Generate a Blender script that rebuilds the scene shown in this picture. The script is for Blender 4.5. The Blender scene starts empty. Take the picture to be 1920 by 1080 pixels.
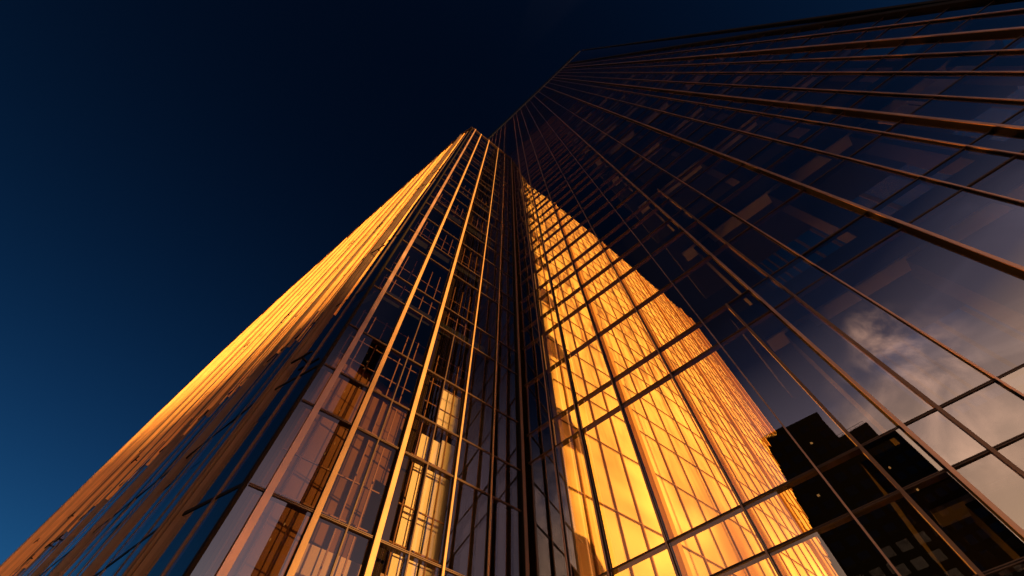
import bpy, bmesh, math, random
from mathutils import Vector, Matrix
random.seed(11)
scene = bpy.context.scene
COL = scene.collection
D = 6.0                                   # metres per plan unit: the eye stands one unit from the tower's glass
EYE = 1.6
AZU = math.radians(-49.125)               # heading of the dark tower's long wall
U = Vector((math.sin(AZU), math.cos(AZU)))
N = Vector((U.y, -U.x))                   # horizontal, from the eye towards the tower

def P(s, n, h):
    """plan units -> world metres; h is counted from eye level"""
    v = (U * s + N * n) * D
    return Vector((v.x, v.y, EYE + h * D))

# ------------------------------------------------------------------ materials
def new_mat(name):
    m = bpy.data.materials.new(name); m.use_nodes = True
    nt = m.node_tree
    for x in list(nt.nodes): nt.nodes.remove(x)
    out = nt.nodes.new('ShaderNodeOutputMaterial')
    return m, nt, out

def metal(name, col, metallic=0.6, rough=0.4, var=0.25, scale=2.0):
    m, nt, out = new_mat(name)
    b = nt.nodes.new('ShaderNodeBsdfPrincipled')
    b.inputs['Metallic'].default_value = metallic
    b.inputs['Roughness'].default_value = rough
    if metallic == 0.0 and max(col) < .15: b.inputs['Specular IOR Level'].default_value = .04
    tc = nt.nodes.new('ShaderNodeTexCoord')
    nz = nt.nodes.new('ShaderNodeTexNoise'); nz.inputs['Scale'].default_value = scale; nz.inputs['Detail'].default_value = 4
    nt.links.new(tc.outputs['Object'], nz.inputs['Vector'])
    mx = nt.nodes.new('ShaderNodeMix'); mx.data_type = 'RGBA'
    mx.inputs['A'].default_value = (*[c * (1 - var) for c in col], 1)
    mx.inputs['B'].default_value = (*[min(1, c * (1 + var)) for c in col], 1)
    nt.links.new(nz.outputs['Fac'], mx.inputs['Factor'])
    nt.links.new(mx.outputs['Result'], b.inputs['Base Color'])
    mr = nt.nodes.new('ShaderNodeMapRange'); mr.inputs['To Min'].default_value = max(.05, rough - .12); mr.inputs['To Max'].default_value = rough + .12
    nt.links.new(nz.outputs['Fac'], mr.inputs['Value']); nt.links.new(mr.outputs['Result'], b.inputs['Roughness'])
    nt.links.new(b.outputs['BSDF'], out.inputs['Surface'])
    return m

def glass(name, r0, power, tint, refl=(1, 1, 1), wave=0.0, wscale=0.25, rough=0.0):
    """coated curtain wall pane: mirror reflection over a tinted see-through sheet"""
    m, nt, out = new_mat(name)
    lw = nt.nodes.new('ShaderNodeLayerWeight'); lw.inputs['Blend'].default_value = 0.5
    pw = nt.nodes.new('ShaderNodeMath'); pw.operation = 'POWER'; pw.inputs[1].default_value = power
    nt.links.new(lw.outputs['Facing'], pw.inputs[0])
    mr = nt.nodes.new('ShaderNodeMapRange'); mr.inputs['To Min'].default_value = r0; mr.inputs['To Max'].default_value = 1.0
    nt.links.new(pw.outputs[0], mr.inputs['Value'])
    tr = nt.nodes.new('ShaderNodeBsdfTransparent'); tr.inputs['Color'].default_value = (*tint, 1)
    gl = nt.nodes.new('ShaderNodeBsdfGlossy'); gl.inputs['Roughness'].default_value = rough; gl.inputs['Color'].default_value = (*refl, 1)
    if wave:
        tc = nt.nodes.new('ShaderNodeTexCoord')
        nz = nt.nodes.new('ShaderNodeTexNoise'); nz.inputs['Scale'].default_value = wscale; nz.inputs['Detail'].default_value = 1.5
        nt.links.new(tc.outputs['Object'], nz.inputs['Vector'])
        bp = nt.nodes.new('ShaderNodeBump'); bp.inputs['Strength'].default_value = wave; bp.inputs['Distance'].default_value = 0.05
        nt.links.new(nz.outputs['Fac'], bp.inputs['Height']); nt.links.new(bp.outputs['Normal'], gl.inputs['Normal'])
    mx = nt.nodes.new('ShaderNodeMixShader')
    oi = nt.nodes.new('ShaderNodeObjectInfo'); vr = nt.nodes.new('ShaderNodeMapRange'); vr.inputs['To Min'].default_value = .80; vr.inputs['To Max'].default_value = 1.12
    nt.links.new(oi.outputs['Random'], vr.inputs['Value'])
    ml = nt.nodes.new('ShaderNodeMath'); ml.operation = 'MULTIPLY'; ml.use_clamp = True
    nt.links.new(mr.outputs['Result'], ml.inputs[0]); nt.links.new(vr.outputs['Result'], ml.inputs[1])
    nt.links.new(ml.outputs[0], mx.inputs['Fac'])
    nt.links.new(tr.outputs[0], mx.inputs[1]); nt.links.new(gl.outputs[0], mx.inputs[2])
    nt.links.new(mx.outputs[0], out.inputs['Surface'])
    return m

def plain(name, col, rough=0.8, var=0.2, scale=0.6):
    return metal(name, col, 0.0, rough, var, scale)

def emit(name, col, s):
    m, nt, out = new_mat(name)
    e = nt.nodes.new('ShaderNodeEmission'); e.inputs['Color'].default_value = (*col, 1); e.inputs['Strength'].default_value = s
    nt.links.new(e.outputs[0], out.inputs['Surface']); return m

M = {}
M['bronze'] = metal('bronze_frame', (.17, .088, .055), .5, .38)
M['copper_cap'] = metal('copper_cap', (.52, .29, .205), .8, .36)
M['gold_cap'] = metal('gilded_cap', (.34, .185, .085), .2, .38)
M['bronze_thin'] = metal('bronze_glazing_bar', (.07, .034, .022), .4, .42)
M['bronze_dark'] = metal('bronze_gasket', (.010, .006, .0045), 0, .7)
[n_ for n_ in M['bronze_dark'].node_tree.nodes if n_.type == 'BSDF_PRINCIPLED'][0].inputs['Specular IOR Level'].default_value = .08
M['copper'] = metal('copper_fin', (.085, .048, .034), .3, .42)
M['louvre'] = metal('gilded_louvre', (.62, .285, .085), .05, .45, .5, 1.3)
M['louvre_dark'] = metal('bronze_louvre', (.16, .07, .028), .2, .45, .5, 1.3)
M['tower_glass'] = glass('blue_reflective_glass', .30, 3.0, (.72, .66, .56), (.90, .93, 1.0), .03, .45)
M['block_glass'] = glass('bronze_reflective_glass', .16, 3.0, (.62, .56, .50), (1, .95, .92), .03, .35)
M['clear_glass'] = glass('clear_end_glass', .008, 14.0, (.95, .94, .92))
M['slab'] = plain('floor_slab_plaster', (.013, .014, .018), .8)
M['core'] = plain('dark_core_wall', (.003, .003, .003), .9)
M['brown_wall'] = plain('brown_lobby_wall', (.13, .062, .032), .7, .55, .45)
M['column'] = plain('column_cladding', (.012, .011, .012), .6)
M['column_dark'] = plain('dark_column_cladding', (.02, .013, .010), .5)
M['partition'] = plain('office_partition', (.09, .08, .082), .8)
M['ceil_light'] = plain('ceiling_panel', (.15, .145, .165), .7)
M['blind'] = plain('white_roller_blind', (.80, .72, .55), .8, .08)
M['blind_dim'] = plain('dusty_blind', (.36, .25, .22), .8, .08)
M['screen'] = metal('rooftop_screen', (.02, .022, .028), .2, .6)
M['concrete'] = plain('pavement_concrete', (.20, .185, .17), .9)
M['asphalt'] = plain('asphalt', (.05, .05, .05), .9)
M['block_dark'] = plain('dark_brick', (.010, .007, .006), .9)
M['block_blue'] = plain('slate_cladding', (.014, .014, .017), .85)
M['window_dark'] = glass('dark_window', .10, 3.0, (.15, .13, .12))
M['lit_window'] = emit('lit_window', (1, .45, .12), .30)

def gold_reflection(name):
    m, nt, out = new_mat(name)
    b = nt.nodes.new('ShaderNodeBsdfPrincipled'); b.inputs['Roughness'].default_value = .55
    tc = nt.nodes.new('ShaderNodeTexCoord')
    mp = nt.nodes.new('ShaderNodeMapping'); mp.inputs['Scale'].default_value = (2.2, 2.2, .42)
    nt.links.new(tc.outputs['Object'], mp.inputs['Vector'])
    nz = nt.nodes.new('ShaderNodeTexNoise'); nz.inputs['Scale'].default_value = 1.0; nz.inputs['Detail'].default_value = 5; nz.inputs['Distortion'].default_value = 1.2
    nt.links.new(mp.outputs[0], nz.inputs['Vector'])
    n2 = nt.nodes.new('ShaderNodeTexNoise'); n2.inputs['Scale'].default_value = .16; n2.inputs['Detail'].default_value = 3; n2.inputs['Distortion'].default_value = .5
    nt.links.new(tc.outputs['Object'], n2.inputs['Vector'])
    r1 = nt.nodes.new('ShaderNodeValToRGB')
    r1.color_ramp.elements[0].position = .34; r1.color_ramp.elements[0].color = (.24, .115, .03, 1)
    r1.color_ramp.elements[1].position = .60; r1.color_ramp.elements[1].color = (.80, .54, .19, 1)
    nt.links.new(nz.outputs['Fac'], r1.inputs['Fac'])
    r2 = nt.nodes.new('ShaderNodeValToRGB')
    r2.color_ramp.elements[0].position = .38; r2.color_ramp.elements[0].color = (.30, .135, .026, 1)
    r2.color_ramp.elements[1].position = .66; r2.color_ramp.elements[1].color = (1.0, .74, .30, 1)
    hot = r2.color_ramp.elements.new(.74); hot.color = (1, .96, .62, 1)  # glow and hot spots of the reflected sunset painted into the colour
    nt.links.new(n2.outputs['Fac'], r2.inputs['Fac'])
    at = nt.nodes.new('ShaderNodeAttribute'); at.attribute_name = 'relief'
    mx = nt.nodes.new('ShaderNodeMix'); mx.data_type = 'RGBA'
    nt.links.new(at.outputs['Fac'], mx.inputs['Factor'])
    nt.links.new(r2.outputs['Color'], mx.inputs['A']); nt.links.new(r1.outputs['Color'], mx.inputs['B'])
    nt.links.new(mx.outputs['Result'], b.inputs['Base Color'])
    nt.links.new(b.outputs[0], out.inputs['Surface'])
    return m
M['amber_bar'] = plain('amber_glazing_bar', (.26, .11, .022), .6, .25)
M['amber_dim'] = plain('bronze_inner_bar', (.20, .085, .03), .6, .3)
M['pier'] = plain('amber_pier', (.46, .23, .04), .6, .25)
M['golden'] = gold_reflection('golden_stone_panel')

# ------------------------------------------------------------------ mesh building
class MB:
    def __init__(self): self.v = []; self.f = []
    def hexa(self, c):
        """c: 8 corners, bottom ring 0-3, top ring 4-7"""
        b = len(self.v); self.v += [tuple(x) for x in c]
        self.f += [[b + i for i in q] for q in ((3, 2, 1, 0), (4, 5, 6, 7), (0, 1, 5, 4), (1, 2, 6, 5), (2, 3, 7, 6), (3, 0, 4, 7))]
    def quad(self, c):
        b = len(self.v); self.v += [tuple(x) for x in c]; self.f.append([b, b + 1, b + 2, b + 3])
    def prism(self, ring, z0, z1):
        b = len(self.v); k = len(ring)
        self.v += [(x, y, z0) for x, y in ring] + [(x, y, z1) for x, y in ring]
        self.f.append([b + i for i in reversed(range(k))]); self.f.append([b + k + i for i in range(k)])
        for i in range(k):
            j = (i + 1) % k; self.f.append([b + i, b + j, b + k + j, b + k + i])
    def build(self, name, mat, parent=None):
        me = bpy.data.meshes.new(name); me.from_pydata(self.v, [], self.f)
        bm = bmesh.new(); bm.from_mesh(me); bmesh.ops.recalc_face_normals(bm, faces=bm.faces); bm.to_mesh(me); bm.free()
        me.materials.append(mat)
        o = bpy.data.objects.new(name, me); COL.objects.link(o)
        if parent is not None:
            o.parent = parent
            o.matrix_parent_inverse = Matrix.Translation(parent.location).inverted()
        return o

def thing(name, label, cat, loc, group=None):
    o = bpy.data.objects.new(name, None); COL.objects.link(o); o.location = loc; o.empty_display_size = 1
    o['label'] = label; o['category'] = cat
    if group: o['group'] = group
    return o

class Wall:
    """a vertical facade line from plan point a to b; out = towards the viewer's side"""
    def __init__(self, a, b, out):
        self.a = Vector(a) * D; self.b = Vector(b) * D
        t = self.b - self.a; self.L = t.length; self.t = t.normalized()
        o = Vector((-self.t.y, self.t.x))
        if o.dot(Vector(out)) < 0: o = -o
        self.o = o
    def pt(self, x, off, z):
        q = self.a + self.t * x + self.o * off
        w = U * q.x + N * q.y
        return Vector((w.x, w.y, z))
    def box(self, mb, x0, x1, o0, o1, z0, z1):
        mb.hexa([self.pt(x0, o0, z0), self.pt(x1, o0, z0), self.pt(x1, o1, z0), self.pt(x0, o1, z0),
                 self.pt(x0, o0, z1), self.pt(x1, o0, z1), self.pt(x1, o1, z1), self.pt(x0, o1, z1)])

Z = lambda h: EYE + h * D

# ------------------------------------------------------------------ camera
F_PX = 803.43; ZEN = (952.75, 136.0)
zc = Vector((ZEN[0] - 960, -(ZEN[1] - 540), -F_PX)).normalized()
fw = Vector((0, 0, -1)); yc = (fw - zc * fw.dot(zc)).normalized(); xc = yc.cross(zc)
R = Matrix((xc, yc, zc))                  # camera -> world
cam_d = bpy.data.cameras.new('camera'); cam = bpy.data.objects.new('camera', cam_d); COL.objects.link(cam)
cam.matrix_world = Matrix.Translation((0, 0, EYE)) @ R.to_4x4()
cam_d.sensor_width = 36; cam_d.lens = 36 * F_PX / 1920; cam_d.clip_start = .05; cam_d.clip_end = 5000
scene.camera = cam
RT = R.transposed()
def project(p):
    v = RT @ (Vector(p) - Vector((0, 0, EYE)))
    if v.z > -.01: return None
    return (960 + v.x / -v.z * F_PX, 540 - v.y / -v.z * F_PX)
def seen_area(c):
    q = [project(x) for x in c]
    if any(x is None for x in q): return 0
    q = [(min(max(x, 0), 1920), min(max(y, 0), 1080)) for x, y in q]
    return abs(sum(q[i][0] * q[(i + 1) % 4][1] - q[(i + 1) % 4][0] * q[i][1] for i in range(4))) / 2

def panes(cells, mat, parent, keep=100, tilt=.006):
    """each cell = (wall, x0, x1, z0, z1); the ones that show largest become parts, the rest one sheet set"""
    q = []
    for w, x0, x1, z0, z1 in cells:
        k = tilt * min(1.0, (x1 - x0))
        a, b = random.gauss(0, k), random.gauss(0, k)
        o = [-a - b, a - b, a + b, -a + b]
        c = [w.pt(x0, o[0], z0), w.pt(x1, o[1], z0), w.pt(x1, o[2], z1), w.pt(x0, o[3], z1)]
        q.append((seen_area(c), c))
    q.sort(key=lambda e: -e[0])
    for a, c in q[:keep]:
        mb = MB(); mb.quad(c); mb.build('window_pane', mat, parent)
    if len(q) > keep:
        mb = MB()
        for a, c in q[keep:]: mb.quad(c)
        o = mb.build('window_panes_far', mat, parent); o['kind'] = 'stuff'; o.name = 'upper_glazing'

# ================================================================== DARK TOWER (right)
HT = 14.25                                # glass top, HP = parapet
HP = 14.75
tower = thing('glass_tower', 'tall dark blue glass tower with copper mullions rising on the right', 'tower', P(0, 3, -EYE / D))
S0, S1 = -1.48, 4.2
rw = Wall((S0, 1), (S1, 1), (0, -1))
X = lambda s: (s - S0) * D
bold = {-.164, -.554, -1.289, -.908}
mull = [-1.391, -1.289, -1.204, -1.113, -1.008, -.908, -.836, -.709, -.554, -.34, -.164, .015, .191, .389, .56, .68]
thin = [-.235, -.08]
s = .816 + .2
extra = []
while s < S1: extra.append(s); s += .17
zb, zt = 0.0, Z(HT)
levels = [.0, .385, .535, .639, 1.112, 1.247, 1.547, 1.837, 2.011, 2.21, 2.345, 2.59, 2.765]
h = 2.765
pat = [.215, .15, .255, .175]
i = 0
while h < HT - .3:
    h += pat[i % 4] * random.uniform(.97, 1.03); i += 1; levels.append(h)
levels = [l for l in levels if l < HT - .1]
def mullion(w, x, width, depth, z0, z1, mat, parent, cap=True, name='mullion', inner=.12):
    mb = MB()
    if cap:
        w.box(mb, x - width * .34, x + width * .34, -inner, depth - .022, z0, z1)
        o = mb.build(name, M['bronze_dark'], parent)  # web near black: its unlit side is put into the colour
        mb = MB()
        w.box(mb, x - width * .5, x + width * .5, depth - .022, depth, z0, z1)
        c = mb.build('cap', mat); c.parent = o
        return o
    w.box(mb, x - width * .5, x + width * .5, -inner, depth, z0, z1)
    return mb.build(name, mat, parent)
for s in mull + extra:
    if s > .816 and s < .95: continue
    z0 = zb if s < .9 else Z(6.9)
    if s in bold: mullion(rw, X(s), .044, .11, z0, zt, M['copper_cap'], tower)
    else: mullion(rw, X(s), .022, .055, z0, zt, M['copper_cap'], tower)
for s in thin: mullion(rw, X(s), .04, .035, zb, Z(1.247) if s > -.1 else Z(2.4), M['bronze'], tower, cap=False)
mullion(rw, .04, .10, .10, zb, zt, M['bronze_dark'], tower, cap=True, name='corner_post')
def transom(w, x0, x1, zc, mat, parent, hgt=.085, depth=.05, name='transom'):
    mb = MB()
    w.box(mb, x0, x1, -.10, depth, zc - hgt / 2, zc - hgt * .12)
    w.box(mb, x0, x1, -.10, depth, zc + hgt * .12, zc + hgt / 2)
    w.box(mb, x0, x1, -.10, depth - .025, zc - hgt * .12, zc + hgt * .12)
    return mb.build(name, mat, parent)
for l in levels[1:]:
    x1 = X(.80) if l < 7.2 else X(S1)
    transom(rw, .09, x1, Z(l), M['bronze_thin'], tower, .03, .014)
cols = sorted([S0] + mull + [.816])
cells = []
lv = [-.26] + levels[1:] + [HT]
for a, b in zip(cols[:-1], cols[1:]):
    for z0, z1 in zip(lv[:-1], lv[1:]): cells.append((rw, X(a), X(b), Z(z0), Z(z1)))
cols2 = [.816] + extra + [S1]
for a, b in zip(cols2[:-1], cols2[1:]):
    for z0, z1 in zip(lv[:-1], lv[1:]):
        if z1 > 6.9: cells.append((rw, X(a), X(b), Z(z0), Z(z1)))
panes(cells, M['tower_glass'], tower)
# the end of the facade leans outwards towards the roof
def lean(h): return -.50 * D * max(0, h - 1.6) / (HT - 1.6)
mbp = MB(); mbt = MB(); mbb = MB()
hs_ = [1.6] + [l for l in levels if l > 1.7] + [HT]
for z0, z1 in zip(hs_[:-1], hs_[1:]):
    a0, a1 = lean(z0), lean(z1)
    mbp.quad([rw.pt(a0, .004, Z(z0)), rw.pt(.0, .004, Z(z0)), rw.pt(.0, .004, Z(z1)), rw.pt(a1, .004, Z(z1))])
    mbb.hexa([rw.pt(a0, -.9, Z(z0)), rw.pt(.0, -.9, Z(z0)), rw.pt(.0, -.05, Z(z0)), rw.pt(a0, -.05, Z(z0)), rw.pt(a1, -.9, Z(z1)), rw.pt(.0, -.9, Z(z1)), rw.pt(.0, -.05, Z(z1)), rw.pt(a1, -.05, Z(z1))])
    mbt.hexa([rw.pt(a0 - .06, -.05, Z(z0)), rw.pt(a0 + .03, -.05, Z(z0)), rw.pt(a0 + .03, .08, Z(z0)), rw.pt(a0 - .06, .08, Z(z0)), rw.pt(a1 - .06, -.05, Z(z1)), rw.pt(a1 + .03, -.05, Z(z1)), rw.pt(a1 + .03, .08, Z(z1)), rw.pt(a1 - .06, .08, Z(z1))])
mbp.build('leaning_glazing', M['tower_glass'], tower); mbb.build('leaning_wall', M['core'], tower); mbt.build('edge_trim', M['bronze_dark'], tower)
# floors: a slab behind each spandrel band, columns and partitions behind the glass
slab_h = [.16, .535, 1.12, 1.845, 2.60]
h = 2.60
while h < HT - .8: h += .745; slab_h.append(h)
for h in slab_h:
    mb = MB()
    s_end = -.06 if h < 7.3 else S1 - .05
    rw.box(mb, .12, X(s_end), -2.3, -.16, Z(h), Z(h) + .55)
    mb.build('floor_slab', M['slab'], tower)
for s in (-1.30, -.92, -.56, -.19):
    mb = MB(); rw.box(mb, X(s) - .26, X(s) + .22, -1.1, -.62, 0, Z(HT) - .3); mb.build('column', M['column'], tower)
mb = MB(); rw.box(mb, .3, X(S1), -33.6, -33.0, 0, Z(HT) - .2); mb.build('core_wall', M['core'], tower)
mb = MB(); rw.box(mb, .02, X(S1), -34, -.12, Z(HT) - .12, Z(HT)); mb.build('roof', M['slab'], tower)
mb = MB(); rw.box(mb, X(S1) - .2, X(S1), -33, -.2, 0, Z(HT) - .2); mb.build('side_wall', M['core'], tower)
mb = MB()
for k in range(60):
    x = .02 + k * (X(S1) / 60); rw.box(mb, x, x + .30, -.02, .0, Z(HT) + .02, Z(HP))
rw.box(mb, -.5 * D, X(S1), -.08, -.03, Z(HT) + .02, Z(HP)); rw.box(mb, -.5 * D, X(S1), -.1, .12, Z(HP), Z(HP) + .12)
mb.build('parapet_screen', M['screen'], tower)
# end wall, glazed
ew = Wall((S0, 1), (S0, 6.6), (-1, 0))
mb = MB(); mb.quad([ew.pt(.05, 0, 0), ew.pt(ew.L, 0, 0), ew.pt(ew.L, 0, zt), ew.pt(.05, 0, zt)])
mb.build('end_glazing', M['clear_glass'], tower)
for k in range(1, 12): mullion(ew, k * 2.9, .06, .06, 0, zt, M['bronze_dark'], tower, cap=False)
# partitions and blinds standing between floors
for fl, h in enumerate(slab_h[1:12]):
    z1 = Z(h)
    for d0, d1 in ((.55, .88),):
        mb = MB(); rw.box(mb, .3, X(-.10), -d1, -d0, z1 - .05, z1 - .004); mb.build('ceiling_strip', M['ceil_light'], tower)
    for s_ in (-.25, -.63, -1.06):
        if fl < 1:
            mb = MB(); rw.box(mb, X(s_) - .11, X(s_) + .11, -2.0, -.9, z1 - .06, z1 - .006); mb.build('ceiling_strip', M['ceil_light'], tower)
for s0, s1, h0, h1 in ((-1.20, -1.02, 1.60, 1.70), (-1.01, -.92, 1.60, 1.70)):
    mb = MB(); rw.box(mb, X(s0), X(s1), -.30, -.27, Z(h0), Z(h1)); mb.build('blind', M['blind_dim'], tower)

# stand-in wall added behind the glass, painted as the tower's golden reflection
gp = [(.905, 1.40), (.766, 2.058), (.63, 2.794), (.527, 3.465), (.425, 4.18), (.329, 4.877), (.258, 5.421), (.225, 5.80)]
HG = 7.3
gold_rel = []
mb = MB(); ripple = []
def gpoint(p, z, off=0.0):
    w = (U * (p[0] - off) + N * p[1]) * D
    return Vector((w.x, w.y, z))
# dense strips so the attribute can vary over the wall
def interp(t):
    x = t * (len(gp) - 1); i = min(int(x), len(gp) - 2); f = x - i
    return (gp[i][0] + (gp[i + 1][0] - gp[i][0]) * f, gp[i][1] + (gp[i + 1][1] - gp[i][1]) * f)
def gold_end(h):  # cuts the added wall to the outline of the reflection
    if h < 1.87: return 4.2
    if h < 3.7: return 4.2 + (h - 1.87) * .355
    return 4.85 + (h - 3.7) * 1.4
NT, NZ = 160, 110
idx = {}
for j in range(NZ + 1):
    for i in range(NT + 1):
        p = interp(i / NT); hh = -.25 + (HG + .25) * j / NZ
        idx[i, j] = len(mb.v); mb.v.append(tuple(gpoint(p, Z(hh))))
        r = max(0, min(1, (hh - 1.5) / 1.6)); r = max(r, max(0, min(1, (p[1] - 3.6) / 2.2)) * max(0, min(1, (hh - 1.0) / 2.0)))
        ripple.append(r)
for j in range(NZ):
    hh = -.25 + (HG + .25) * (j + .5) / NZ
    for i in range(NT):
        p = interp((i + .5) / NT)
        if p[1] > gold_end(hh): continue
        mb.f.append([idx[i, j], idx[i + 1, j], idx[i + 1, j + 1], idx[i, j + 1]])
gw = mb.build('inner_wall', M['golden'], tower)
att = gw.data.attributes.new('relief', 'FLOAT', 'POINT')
att.data.foreach_set('value', ripple)
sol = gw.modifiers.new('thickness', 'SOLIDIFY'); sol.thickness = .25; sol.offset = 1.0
# lattice of thin bars on it, imitating the mirrored facade's lines
def gbar(mb, t, w, z0, z1, o0=.005, o1=.012):
    p = interp(t); q = interp(min(1, t + .01)); a = Vector(p); b = Vector(q); d = (b - a).normalized()
    ww = w / D / 2
    c = []
    for z in (z0, z1):
        for (dx, oo) in ((-ww, o0), (ww, o0), (ww, o1), (-ww, o1)):
            e = a + d * dx; c.append(gpoint((e.x, e.y), z, oo))
    mb.hexa(c)
tt = .018; k = 0
while tt < .985:
    p = interp(tt)
    zlow = 0 if p[1] < 4.2 else Z(1.87 + (p[1] - 4.2) / .355 if p[1] < 4.85 else 3.7 + (p[1] - 4.85) / 1.4)
    mb = MB()
    wide = (k % 6 == 3)
    gbar(mb, tt, .22 if wide else (.05 if k % 2 == 0 else .03), zlow, Z(HG) - .03, .004, .03 if wide else .012)
    mb.build('wall_pier' if wide else 'wall_mullion', M['pier'] if wide else M['amber_bar'], tower)
    tt += (.040 - .024 * tt) * random.uniform(.8, 1.2); k += 1
gl = [.45, .86, 1.3, 1.72, 2.05, 2.25, 2.5, 2.8, 3.0, 3.3, 3.55, 3.8, 4.1, 4.35, 4.6, 4.9, 5.1, 5.4, 5.65, 5.9, 6.2, 6.4, 6.7, 6.9, 7.15]
for h in gl:
    mb = MB()
    for i in range(NT):
        a, b = interp(i / NT), interp((i + 1) / NT)
        if b[1] > gold_end(h): continue
        z = Z(h); c = []
        for zz in (z - .014, z + .014):
            for (pp, oo) in ((a, .0045), (b, .0045), (b, .011), (a, .011)): c.append(gpoint(pp, zz, oo))
        mb.hexa(c)
    mb.build('wall_band', M['amber_bar'], tower)

# ================================================================== GOLDEN BLOCK (left)
HL = 7.3
block = thing('glass_block', 'long glass office block on the left glowing gold along its finned side', 'office block', P(3, .6, -EYE / D))
B = (.816, 1.0); A = (.816 + .181 * .788, .212)
fr = Wall(A, (.819, .985), (-1, 0))
fx = lambda n: (n - .212) * D * math.sqrt(1 + .181 ** 2)
zL = Z(HL)
fm = [(.262, .10, .12, 'b'), (.375, .085, .10, 'b'), (.527, .085, .11, 'b'), (.715, .038, .06, 'b'), (.85, .03, .05, 'b')]
for n_, w_, d_, _ in fm: mullion(fr, fx(n_), w_, d_, 0, zL, M['copper_cap'] if n_ < .3 else M['gold_cap'], block)  # sun and shade put into cap colours: gold lit, copper shaded
for n_ in (.455, .62): mullion(fr, fx(n_), .022, .02, 0, Z(1.62), M['bronze_thin'], block, cap=False)
mullion(fr, fx(.985) - .04, .07, .10, 0, zL, M['bronze'], block)
flev = [.38, .647, .916, 1.077, 1.31, 1.62, 1.80, 2.17, 2.35, 2.66, 2.91, 3.09]
h = 3.09; i = 0
while h < HL - .3:
    h += [.33, .24, .175][i % 3]; flev.append(h); i += 1
flev = [l for l in flev if l < HL - .12]
for l in flev: transom(fr, .04, fr.L - .02, Z(l), M['bronze_thin'], block, .036, .018)
transom(fr, .0, fr.L - .02, zL, M['bronze'], block, .12, .06, 'coping')
cells = []
nn = [.212] + [m[0] for m in fm] + [.985]
lv = [-.26] + flev + [HL]
for a, b in zip(nn[:-1], nn[1:]):
    for z0, z1 in zip(lv[:-1], lv[1:]): cells.append((fr, fx(a), fx(b), Z(z0), Z(z1)))
# long side
side = [A, (1.2, .165), (2.0, .125), (3.3, .065), (5.5, -.035), (7.5, -.10), (9.7, -.145), (12.6, -.195), (19.0, -.295)]
walls = [Wall(a, b, (0, -1)) for a, b in zip(side[:-1], side[1:])]
HS = HL * .962
for k, w in enumerate(walls):
    top = HL if k == 0 else HS
    step = 1.02 if k < 4 else 1.45
    m_ = max(1, round(w.L / step))
    lv = [-.26, .38, .647, .916, 1.077, 1.62, 2.35, 3.09, 3.84, 4.6, 5.3, 6.1, top] if k < 4 else [-.26, 1.077, 3.09, 5.3, top]
    for i in range(m_):
        for z0, z1 in zip(lv[:-1], lv[1:]): cells.append((w, w.L * i / m_, w.L * (i + 1) / m_, Z(z0), Z(z1)))
panes(cells, M['block_glass'], block, tilt=.004)
mb = MB()
w0 = walls[0]; w0.box(mb, -.03, .03, -.02, .03, 0, zL); mb.build('corner_post', M['bronze_dark'], block)
nf = 0; far = MB(); acc = 0
for k, w in enumerate(walls):
    top = Z(HL) if k == 0 else Z(HS)
    step = .95 if k < 3 else (1.2 if k < 6 else 1.6)
    m_ = max(1, round(w.L / step))
    for i in range(m_):
        x = w.L * (i + .75) / m_; acc += 1
        big = acc in (2, 5, 9, 13)
        dep = .15 if acc == 2 else (.08 if big else random.choice((.012, .02, .026, .014)))
        wid = .07 if big else .03
        if acc == 2:
            for k_, dd in ((-.10, .06), (-.05, .10), (.05, .08)): mullion(w, x + k_, .02, dd, 0, top, M['copper'], block, cap=False, name='fin', inner=.05); nf += 1
            dep = .12; wid = .035
        if nf < 98: mullion(w, x, wid, dep, 0, top, M['copper'], block, cap=False, name='fin', inner=.05); nf += 1
        else: w.box(far, x - .03, x + .03, -.05, dep, 0, top)
lou = MB(); lou2 = MB()  # louvres added to turn the zone above the shadow line gold
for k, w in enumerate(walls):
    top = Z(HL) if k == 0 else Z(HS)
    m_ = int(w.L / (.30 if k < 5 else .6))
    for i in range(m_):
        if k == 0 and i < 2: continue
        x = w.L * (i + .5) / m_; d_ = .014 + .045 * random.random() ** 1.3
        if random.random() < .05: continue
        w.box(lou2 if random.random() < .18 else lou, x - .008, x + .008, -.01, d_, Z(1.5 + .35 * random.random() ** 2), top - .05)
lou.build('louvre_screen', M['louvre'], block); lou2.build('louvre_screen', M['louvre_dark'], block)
if far.v:
    o = far.build('distant_fins', M['copper'], block); o['kind'] = 'stuff'
for l in [.38, .647, 1.077, 1.62, 2.35, 3.09, 3.84, 4.6, 5.3, 6.1]:
    mb = MB()
    for k, w in enumerate(walls[:5]): w.box(mb, 0.02, w.L, -.05, .008, Z(l) - .03, Z(l) + .03)
    mb.build('side_transom', M['bronze_dark'], block)
for k, w in enumerate(walls):
    top = Z(HL) if k == 0 else Z(HS)
    mb = MB(); w.box(mb, 0, w.L, -.3, .13, top + .004, top + .16); mb.build('coping', M['copper'], block)
# little ties across the fins
for k in range(16):
    w = random.choice(walls[:4]); x = random.uniform(.4, w.L - .4); z = Z(random.uniform(1.0, 5.0))
    mb = MB(); w.box(mb, x, x + .55, .085, .115, z - .02, z + .02); w.box(mb, x + .26, x + .29, 0, .10, z - .018, z + .018)
    mb.build('bracket', M['bronze_dark'], block)
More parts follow.
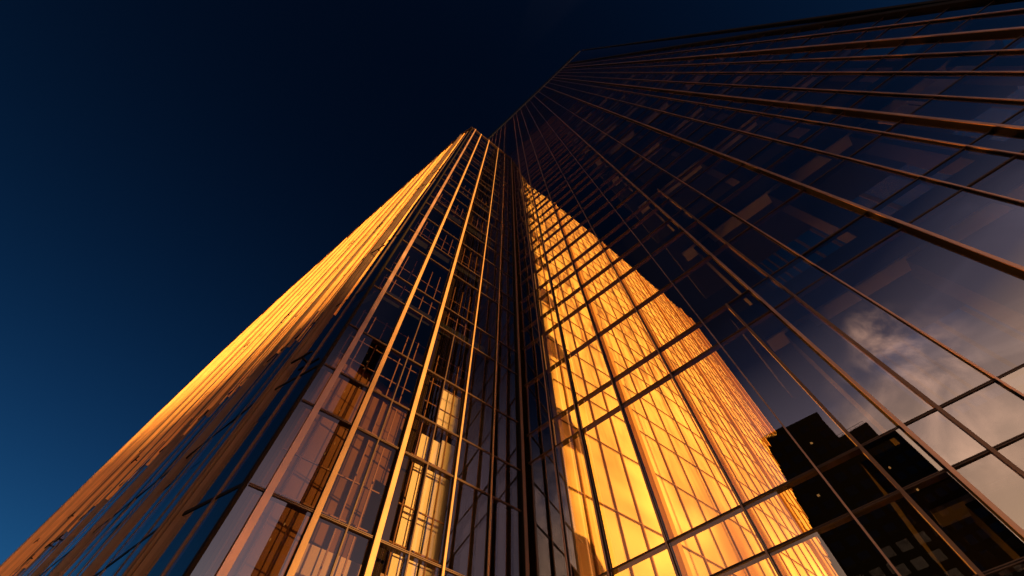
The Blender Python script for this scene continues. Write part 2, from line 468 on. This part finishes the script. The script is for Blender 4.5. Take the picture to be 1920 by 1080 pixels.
# inside: slabs, columns, core, roof
ring = [(A[0] + .05, A[1] + .06)] + [(p[0], p[1] + .06) for p in side[1:]] + [(19.0, 3.0), (.95, 3.0), (.95, 1.02), (.845, .97)]
def wring(r): return [tuple((U * a + N * b) * D) for a, b in r]
inner = [(A[0] + .05, A[1] + .06), (1.2, .22), (2.0, .18), (3.3, .12), (5.5, .03), (5.5, .96), (.86, .96)]
bslab = [.66, .93, 1.64, 2.37, 3.1, 3.84, 4.6, 5.3, 6.1]
bslab = [1.66, 2.37, 3.1, 3.84, 4.6, 5.3, 6.1]
for h in bslab:
    mb = MB(); mb.prism(wring(inner), Z(h), Z(h) + .5); mb.build('floor_slab', M['slab'], block)
mb = MB(); mb.prism(wring(ring[:2] + ring[2:]), Z(HS) - .35, Z(HS) - .05); mb.build('roof', M['slab'], block)
mb = MB(); mb.prism(wring([(1.45, .42), (19, .3), (19, 2.9), (1.45, 2.9)]), 0, Z(HS) - .4); mb.build('core_wall', M['core'], block)
mb = MB(); mb.prism(wring([(1.36, .34), (1.41, .34), (1.41, .97), (1.36, .97)]), 0, Z(HS) - .4); mb.build('lobby_wall', M['brown_wall'], block)
for n_, d0, d1, hw in ((.575, -.9, -.35, .06), (.83, -1.7, -.03, .08), (.93, -.8, -.2, .16)):
    mb = MB(); fr.box(mb, fx(n_) - hw, fx(n_) + hw, d0, d1, 0, Z(HS) - .4); mb.build('column', M['column_dark'], block)
# pale boards added behind the lower glass for its gold reflections and lit ceiling
for n0, n1, h0, h1 in ((.662, .745, -.2, 1.22), (.752, .812, -.2, 1.24), (.70, .812, 1.30, 1.52), (.42, .66, .60, .70)):
    mb = MB(); fr.box(mb, fx(n0), fx(n1), -1.23, -1.20, Z(h0), Z(h1)); mb.build('blind', M['blind'] if n1 - n0 < .2 else M['blind_dim'], block)
for n_ in [.25 + .055 * k for k in range(12)]:
    mb = MB(); fr.box(mb, fx(n_) - .012, fx(n_) + .012, -.93, -.90, 0, Z(HS) - .4); mb.build('inner_bar', M['amber_dim'], block)  # bars added inside to imitate the lattice mirrored in the front panes
hh = .1
while hh < 6.9:
    mb = MB(); fr.box(mb, .2, fx(.88), -.955, -.932, Z(hh) - .012, Z(hh) + .012); mb.build('inner_rail', M['amber_dim'], block); hh += random.choice((.12, .19, .27))
for j, h in enumerate([-.2] + bslab[:-1]):
    for n0, n1, dd in ((.86, .96, 1.4),):
        n0 += random.uniform(-.05, .05); n1 += random.uniform(-.03, .05)
        mb = MB(); fr.box(mb, fx(n0), fx(n1), -dd - .1, -dd, Z(h) + .5, Z(bslab[j]) - random.choice((.0, .4, .9))); mb.build('partition', M['brown_wall'], block)
for k in range(8):
    h = random.choice(bslab); x = random.uniform(.4, fr.L - 1.6)
    mb = MB(); fr.box(mb, x, x + random.uniform(.6, 1.5), -1.6, -1.2, Z(h) - .07, Z(h) - .01); mb.build('ceiling_panel', M['ceil_light'], block)
for (a, b) in ((1.02, .47), (1.05, .56)):
    q = P(a, b, HS); mb = MB(); mb.prism([(q.x + .03 * math.cos(t), q.y + .03 * math.sin(t)) for t in [i * math.pi / 4 for i in range(8)]], q.z - .2, q.z + 5.0)
    mb.build('lightning_rod', M['bronze_dark'], block)

# ================================================================== the city behind the viewer (seen in the glass)
CM = (U * 0 + N * 2.0) * D                # the eye mirrored in the tower's glass
def bearing(az): a = math.radians(az); return Vector((math.sin(a), math.cos(a)))
def city_block(name, label, cat, az0, az1, r, el, depth, mat, origin, rows, cols_, lit, railing=False, wmat=None):
    a = Vector(origin) + bearing(az0) * r; b = Vector(origin) + bearing(az1) * r
    t = (b - a).normalized(); away = ((a + b) / 2 - Vector(origin)).normalized()
    o = Vector((-t.y, t.x));
    if o.dot(away) < 0: o = -o
    L = (b - a).length; Hh = EYE + math.tan(math.radians(el)) * r
    c = (a + b) / 2 + o * depth / 2
    th = thing(name, label, cat, (c.x, c.y, 0))
    def pt(x, y, z): q = a + t * x + o * y; return Vector((q.x, q.y, z))
    def bx(mb, x0, x1, y0, y1, z0, z1):
        mb.hexa([pt(x0, y0, z0), pt(x1, y0, z0), pt(x1, y1, z0), pt(x0, y1, z0), pt(x0, y0, z1), pt(x1, y0, z1), pt(x1, y1, z1), pt(x0, y1, z1)])
    mb = MB(); bx(mb, 0, L, 0, depth, 0, Hh - .6); mb.build('wall', mat, th)
    mb = MB(); bx(mb, -.2, L + .2, -.2, depth + .2, Hh - .6, Hh); mb.build('cornice', mat, th)
    fh = (Hh - 4) / rows; cw = L / cols_
    dark = MB(); cnt = 0
    for j in range(rows):
        for i in range(cols_):
            x0, z0 = i * cw + cw * .18, 3 + j * fh + fh * .25
            if random.random() < lit and cnt < 40:
                mb = MB(); bx(mb, x0, x0 + cw * .16, -.06, -.02, z0, z0 + fh * .16); mb.build('lit_window', M['lit_window'], th); cnt += 1
            else: bx(dark, x0, x0 + cw * .64, -.05, -.01, z0, z0 + fh * .55)
    o_ = dark.build('window_grid', wmat or M['window_dark'], th)
    if railing:
        mb = MB()
        bx(mb, .2, L - .3, .3, .36, Hh + 1.0, Hh + 1.06); bx(mb, .2, L - .3, .3, .36, Hh + .5, Hh + .54)
        for k in range(9): x = .2 + (L - .56) * k / 8; bx(mb, x, x + .06, .3, .36, Hh, Hh + 1.0)
        mb.build('railing', M['block_blue'], th)
    return th, Hh, bx, L
city_block('office_tower', 'slim dark brick office tower mirrored low in the right hand glass', 'office tower', -98.25 - 35.0, -98.25 - 45.15, 95, 37.0, 16, M['block_dark'], CM, 24, 6, .05)
city_block('office_tower', 'slate grey office tower with a roof railing mirrored beside the brick one', 'office tower', -98.25 - 44.0, -98.25 - 48.6, 112, 34.0, 14, M['block_blue'], CM, 26, 4, .02, True)
# the stepped warehouse is added unseen, shaped to shade the block's long side
SUN_AZ, SUN_EL = 135.8, 7.0
sd = bearing(SUN_AZ); ss, sn = sd.dot(U), sd.dot(N)
sh = thing('warehouse', 'stepped brown warehouse standing across the street behind the viewer', 'warehouse', P(-26, -2, -EYE / D))
SD = 26.0
shade = [(1.0, .215, 1.45), (1.1, .19, 1.55), (1.5, .15, 1.8), (2.9, .085, 2.0), (3.05, .078, 2.2), (4.6, .01, 2.5), (5.5, -.03, 3.1), (9.0, -.13, 4.7), (15.0, -.23, 6.9)]
slope = sn / -ss
prof = [(n_ - abs(slope) * (s_ - 2.0), h_ + math.tan(math.radians(SUN_EL)) * (s_ - 2.0)) for s_, n_, h_ in shade]
steps = []
for (qa, ha), (qb, hb) in zip(prof[:-1], prof[1:]):
    for k in range(4): steps.append((qa + (qb - qa) * k / 4, qa + (qb - qa) * (k + 1) / 4, ha + (hb - ha) * (k + .5) / 4))
steps += [(prof[-1][0], -3.0, prof[-1][1]), (-3.0, -9.0, 6.0)]
for q0, q1, hh in steps:
    # blocker plane at s = -SD; light crossing (s=2, n=q) comes from n = q + sn/ss*(..)
    sh_n = sn / -ss * (SD + 2.0)
    top = hh + math.tan(math.radians(SUN_EL)) * (SD + 2.0) / -ss
    mb = MB(); mb.prism(wring([(-SD, q0 + sh_n), (-SD, q1 + sh_n), (-SD - 2.5, q1 + sh_n), (-SD - 2.5, q0 + sh_n)]), 0, Z(top))
    mb.build('bay', M['block_dark'], sh)

CF = (U * 1.93 + N * .349) * D            # the eye mirrored in the block's front glass
th, Hh, bx, L = city_block('office_tower', 'very slim dark tower mirrored in the corner panes of the golden block', 'office tower', 133.3, 130.6, 72, 53.0, 5, M['block_dark'], CF, 34, 4, .10, True)
# ================================================================== ground
mb = MB(); mb.quad([(-2500, -2500, -.02), (2500, -2500, -.02), (2500, 2500, -.02), (-2500, 2500, -.02)])
g = mb.build('ground', M['asphalt']); g['kind'] = 'structure'
mb = MB(); mb.prism(wring([(-8, -3.0), (19, -3.0), (19, .98), (-8, .98)]), -.015, .10)
g = mb.build('pavement', M['concrete']); g['kind'] = 'structure'

# ================================================================== light
sun_d = bpy.data.lights.new('sun', 'SUN'); sun_d.energy = 5.0; sun_d.angle = math.radians(.5); sun_d.color = (1, .555, .145)
sun = bpy.data.objects.new('sun', sun_d); COL.objects.link(sun)
v = Vector((sd.x * math.cos(math.radians(SUN_EL)), sd.y * math.cos(math.radians(SUN_EL)), math.sin(math.radians(SUN_EL))))
sun.rotation_euler = v.to_track_quat('Z', 'Y').to_euler(); sun.location = (0, 0, 120)

w = bpy.data.worlds.new('World'); scene.world = w; w.use_nodes = True
nt = w.node_tree
for x in list(nt.nodes): nt.nodes.remove(x)
out = nt.nodes.new('ShaderNodeOutputWorld')
sky = nt.nodes.new('ShaderNodeTexSky'); sky.sky_type = 'NISHITA'; sky.sun_disc = False
sky.sun_elevation = math.radians(SUN_EL); sky.sun_rotation = math.radians(SUN_AZ)
sky.air_density = 1.0; sky.dust_density = .6; sky.ozone_density = 4.0
gm = nt.nodes.new('ShaderNodeGamma'); gm.inputs['Gamma'].default_value = 2.4
nt.links.new(sky.outputs[0], gm.inputs['Color'])
bg = nt.nodes.new('ShaderNodeBackground'); bg.inputs['Strength'].default_value = .006
hs = nt.nodes.new('ShaderNodeMix'); hs.data_type = 'RGBA'; hs.blend_type = 'MULTIPLY'; hs.inputs['Factor'].default_value = 1.0
hs.inputs['B'].default_value = (2.2, 1.40, .66, 1)
nt.links.new(gm.outputs[0], hs.inputs['A']); nt.links.new(hs.outputs['Result'], bg.inputs['Color'])
# dusk glow and thin clouds low over the city behind the viewer
tc = nt.nodes.new('ShaderNodeTexCoord')
sp = nt.nodes.new('ShaderNodeSeparateXYZ'); nt.links.new(tc.outputs['Generated'], sp.inputs[0])
def math_node(op, a, b=None, clamp=False):
    m = nt.nodes.new('ShaderNodeMath'); m.operation = op; m.use_clamp = clamp
    for i, x in enumerate((a, b)):
        if x is None: continue
        if isinstance(x, (int, float)): m.inputs[i].default_value = x
        else: nt.links.new(x, m.inputs[i])
    return m.outputs[0]
ramp = nt.nodes.new('ShaderNodeValToRGB'); nt.links.new(sp.outputs['Z'], ramp.inputs['Fac'])
el = ramp.color_ramp.elements
pts = [(.0, (.10, .055, .03)), (.27, (.40, .24, .13)), (.37, (.74, .43, .22)), (.47, (.52, .305, .18)), (.60, (.088, .066, .078)), (.70, (.0075, .008, .017)), (.78, (.0006, .0008, .002)), (1.0, (.0, .0, .0))]
el[0].position, el[0].color = pts[0][0], (*pts[0][1], 1); el[1].position, el[1].color = pts[-1][0], (*pts[-1][1], 1)
for p_, c_ in pts[1:-1]:
    e = el.new(p_); e.color = (*c_, 1)
gdir = bearing(215)
dt = math_node('ADD', math_node('MULTIPLY', sp.outputs['X'], gdir.x), math_node('MULTIPLY', sp.outputs['Y'], gdir.y))
hor = math_node('SQRT', math_node('ADD', math_node('MULTIPLY', sp.outputs['X'], sp.outputs['X']), math_node('MULTIPLY', sp.outputs['Y'], sp.outputs['Y'])))
cosd = math_node('DIVIDE', dt, math_node('MAXIMUM', hor, .001))
mr = nt.nodes.new('ShaderNodeMapRange'); mr.interpolation_type = 'SMOOTHSTEP'
mr.inputs['From Min'].default_value = .66; mr.inputs['From Max'].default_value = .97
nt.links.new(cosd, mr.inputs['Value'])
nz = nt.nodes.new('ShaderNodeTexNoise'); nz.inputs['Scale'].default_value = 3.2; nz.inputs['Detail'].default_value = 6; nz.inputs['Distortion'].default_value = .8
mp = nt.nodes.new('ShaderNodeMapping'); mp.inputs['Scale'].default_value = (1, 1, 2.2)
nt.links.new(tc.outputs['Generated'], mp.inputs['Vector']); nt.links.new(mp.outputs[0], nz.inputs['Vector'])
cl = nt.nodes.new('ShaderNodeMapRange'); cl.interpolation_type = 'SMOOTHSTEP'
cl.inputs['From Min'].default_value = .55; cl.inputs['From Max'].default_value = .72; cl.inputs['To Min'].default_value = .9; cl.inputs['To Max'].default_value = 1.4
nt.links.new(nz.outputs['Fac'], cl.inputs['Value'])
gs = bearing(310)
side = math_node('DIVIDE', math_node('ADD', math_node('MULTIPLY', sp.outputs['X'], gs.x), math_node('MULTIPLY', sp.outputs['Y'], gs.y)), math_node('MAXIMUM', hor, .001))
cut = nt.nodes.new('ShaderNodeMapRange'); cut.interpolation_type = 'SMOOTHSTEP'
cut.inputs['From Min'].default_value = .0; cut.inputs['From Max'].default_value = .20; cut.inputs['To Min'].default_value = 1.0; cut.inputs['To Max'].default_value = .12
nt.links.new(side, cut.inputs['Value'])
amt = math_node('MULTIPLY', math_node('MULTIPLY', mr.outputs['Result'], cut.outputs['Result']), cl.outputs['Result'])
bg2 = nt.nodes.new('ShaderNodeBackground'); nt.links.new(ramp.outputs['Color'], bg2.inputs['Color'])
nt.links.new(math_node('MULTIPLY', amt, 1.0), bg2.inputs['Strength'])
# a fainter purple veil round the set sun
ramp2 = nt.nodes.new('ShaderNodeValToRGB'); nt.links.new(sp.outputs['Z'], ramp2.inputs['Fac'])
e2 = ramp2.color_ramp.elements
q2 = [(.0, (.05, .03, .02)), (.35, (.17, .105, .10)), (.58, (.15, .095, .10)), (.70, (.05, .032, .037)), (.80, (.006, .004, .006)), (1.0, (0, 0, 0))]
e2[0].position, e2[0].color = q2[0][0], (*q2[0][1], 1); e2[1].position, e2[1].color = q2[-1][0], (*q2[-1][1], 1)
for p_, c_ in q2[1:-1]:
    e = e2.new(p_); e.color = (*c_, 1)
g2 = bearing(146)
cos2 = math_node('DIVIDE', math_node('ADD', math_node('MULTIPLY', sp.outputs['X'], g2.x), math_node('MULTIPLY', sp.outputs['Y'], g2.y)), math_node('MAXIMUM', hor, .001))
mr2 = nt.nodes.new('ShaderNodeMapRange'); mr2.interpolation_type = 'SMOOTHSTEP'
mr2.inputs['From Min'].default_value = .945; mr2.inputs['From Max'].default_value = .985
nt.links.new(cos2, mr2.inputs['Value'])
bg3 = nt.nodes.new('ShaderNodeBackground'); nt.links.new(ramp2.outputs['Color'], bg3.inputs['Color']); nt.links.new(mr2.outputs['Result'], bg3.inputs['Strength'])
# one small sunlit wisp of cloud
def wisp(az, el_, wid, strength):
    d_ = Vector((math.sin(math.radians(az)) * math.cos(math.radians(el_)), math.cos(math.radians(az)) * math.cos(math.radians(el_)), math.sin(math.radians(el_))))
    dp = math_node('ADD', math_node('ADD', math_node('MULTIPLY', sp.outputs['X'], d_.x), math_node('MULTIPLY', sp.outputs['Y'], d_.y)), math_node('MULTIPLY', sp.outputs['Z'], d_.z))
    m1 = nt.nodes.new('ShaderNodeMapRange'); m1.interpolation_type = 'SMOOTHSTEP'
    m1.inputs['From Min'].default_value = math.cos(math.radians(wid)); m1.inputs['From Max'].default_value = math.cos(math.radians(wid * .25))
    nt.links.new(dp, m1.inputs['Value'])
    n1 = nt.nodes.new('ShaderNodeTexNoise'); n1.inputs['Scale'].default_value = 13; n1.inputs['Detail'].default_value = 6; n1.inputs['Distortion'].default_value = .4; n1.inputs['Roughness'].default_value = .55
    nt.links.new(tc.outputs['Generated'], n1.inputs['Vector'])
    m2 = nt.nodes.new('ShaderNodeMapRange'); m2.interpolation_type = 'SMOOTHSTEP'; m2.inputs['From Min'].default_value = .38; m2.inputs['From Max'].default_value = .74
    nt.links.new(n1.outputs['Fac'], m2.inputs['Value'])
    return math_node('MULTIPLY', math_node('MULTIPLY', m1.outputs['Result'], m2.outputs['Result']), strength)
wsum = math_node('ADD', math_node('ADD', wisp(-153.6, 39.4, 3.0, .34), wisp(-155.5, 36.6, 6.0, .26)), wisp(-151.5, 32.5, 8.0, .22))
bg4 = nt.nodes.new('ShaderNodeBackground'); bg4.inputs['Color'].default_value = (1, .53, .31, 1); nt.links.new(wsum, bg4.inputs['Strength'])
ramp3 = nt.nodes.new('ShaderNodeValToRGB'); nt.links.new(sp.outputs['Z'], ramp3.inputs['Fac'])
e3 = ramp3.color_ramp.elements
e3[0].position, e3[0].color = 0, (.13, .068, .036, 1); e3[1].position, e3[1].color = .74, (0, 0, 0, 1)
e = e3.new(.58); e.color = (.075, .042, .030, 1)
g3 = bearing(117)
cos3 = math_node('DIVIDE', math_node('ADD', math_node('MULTIPLY', sp.outputs['X'], g3.x), math_node('MULTIPLY', sp.outputs['Y'], g3.y)), math_node('MAXIMUM', hor, .001))
mr3 = nt.nodes.new('ShaderNodeMapRange'); mr3.interpolation_type = 'SMOOTHSTEP'
mr3.inputs['From Min'].default_value = .94; mr3.inputs['From Max'].default_value = .985
nt.links.new(cos3, mr3.inputs['Value'])
bg5 = nt.nodes.new('ShaderNodeBackground'); nt.links.new(ramp3.outputs['Color'], bg5.inputs['Color']); nt.links.new(mr3.outputs['Result'], bg5.inputs['Strength'])
ad2 = nt.nodes.new('ShaderNodeAddShader'); nt.links.new(bg3.outputs[0], ad2.inputs[0]); nt.links.new(bg5.outputs[0], ad2.inputs[1])
ad1 = nt.nodes.new('ShaderNodeAddShader'); nt.links.new(ad2.outputs[0], ad1.inputs[0]); nt.links.new(bg4.outputs[0], ad1.inputs[1])
ad0 = nt.nodes.new('ShaderNodeAddShader'); nt.links.new(bg2.outputs[0], ad0.inputs[0]); nt.links.new(ad1.outputs[0], ad0.inputs[1])
ad = nt.nodes.new('ShaderNodeAddShader'); nt.links.new(bg.outputs[0], ad.inputs[0]); nt.links.new(ad0.outputs[0], ad.inputs[1])
nt.links.new(ad.outputs[0], out.inputs['Surface'])

# ================================================================== render settings
scene.view_settings.view_transform = 'Standard'; scene.view_settings.look = 'None'
scene.view_settings.exposure = 1.6; scene.view_settings.gamma = 1.0
c = scene.cycles
c.max_bounces = 14; c.transparent_max_bounces = 24; c.glossy_bounces = 8; c.diffuse_bounces = 3
c.sample_clamp_indirect = 6.0
c.use_denoising = True
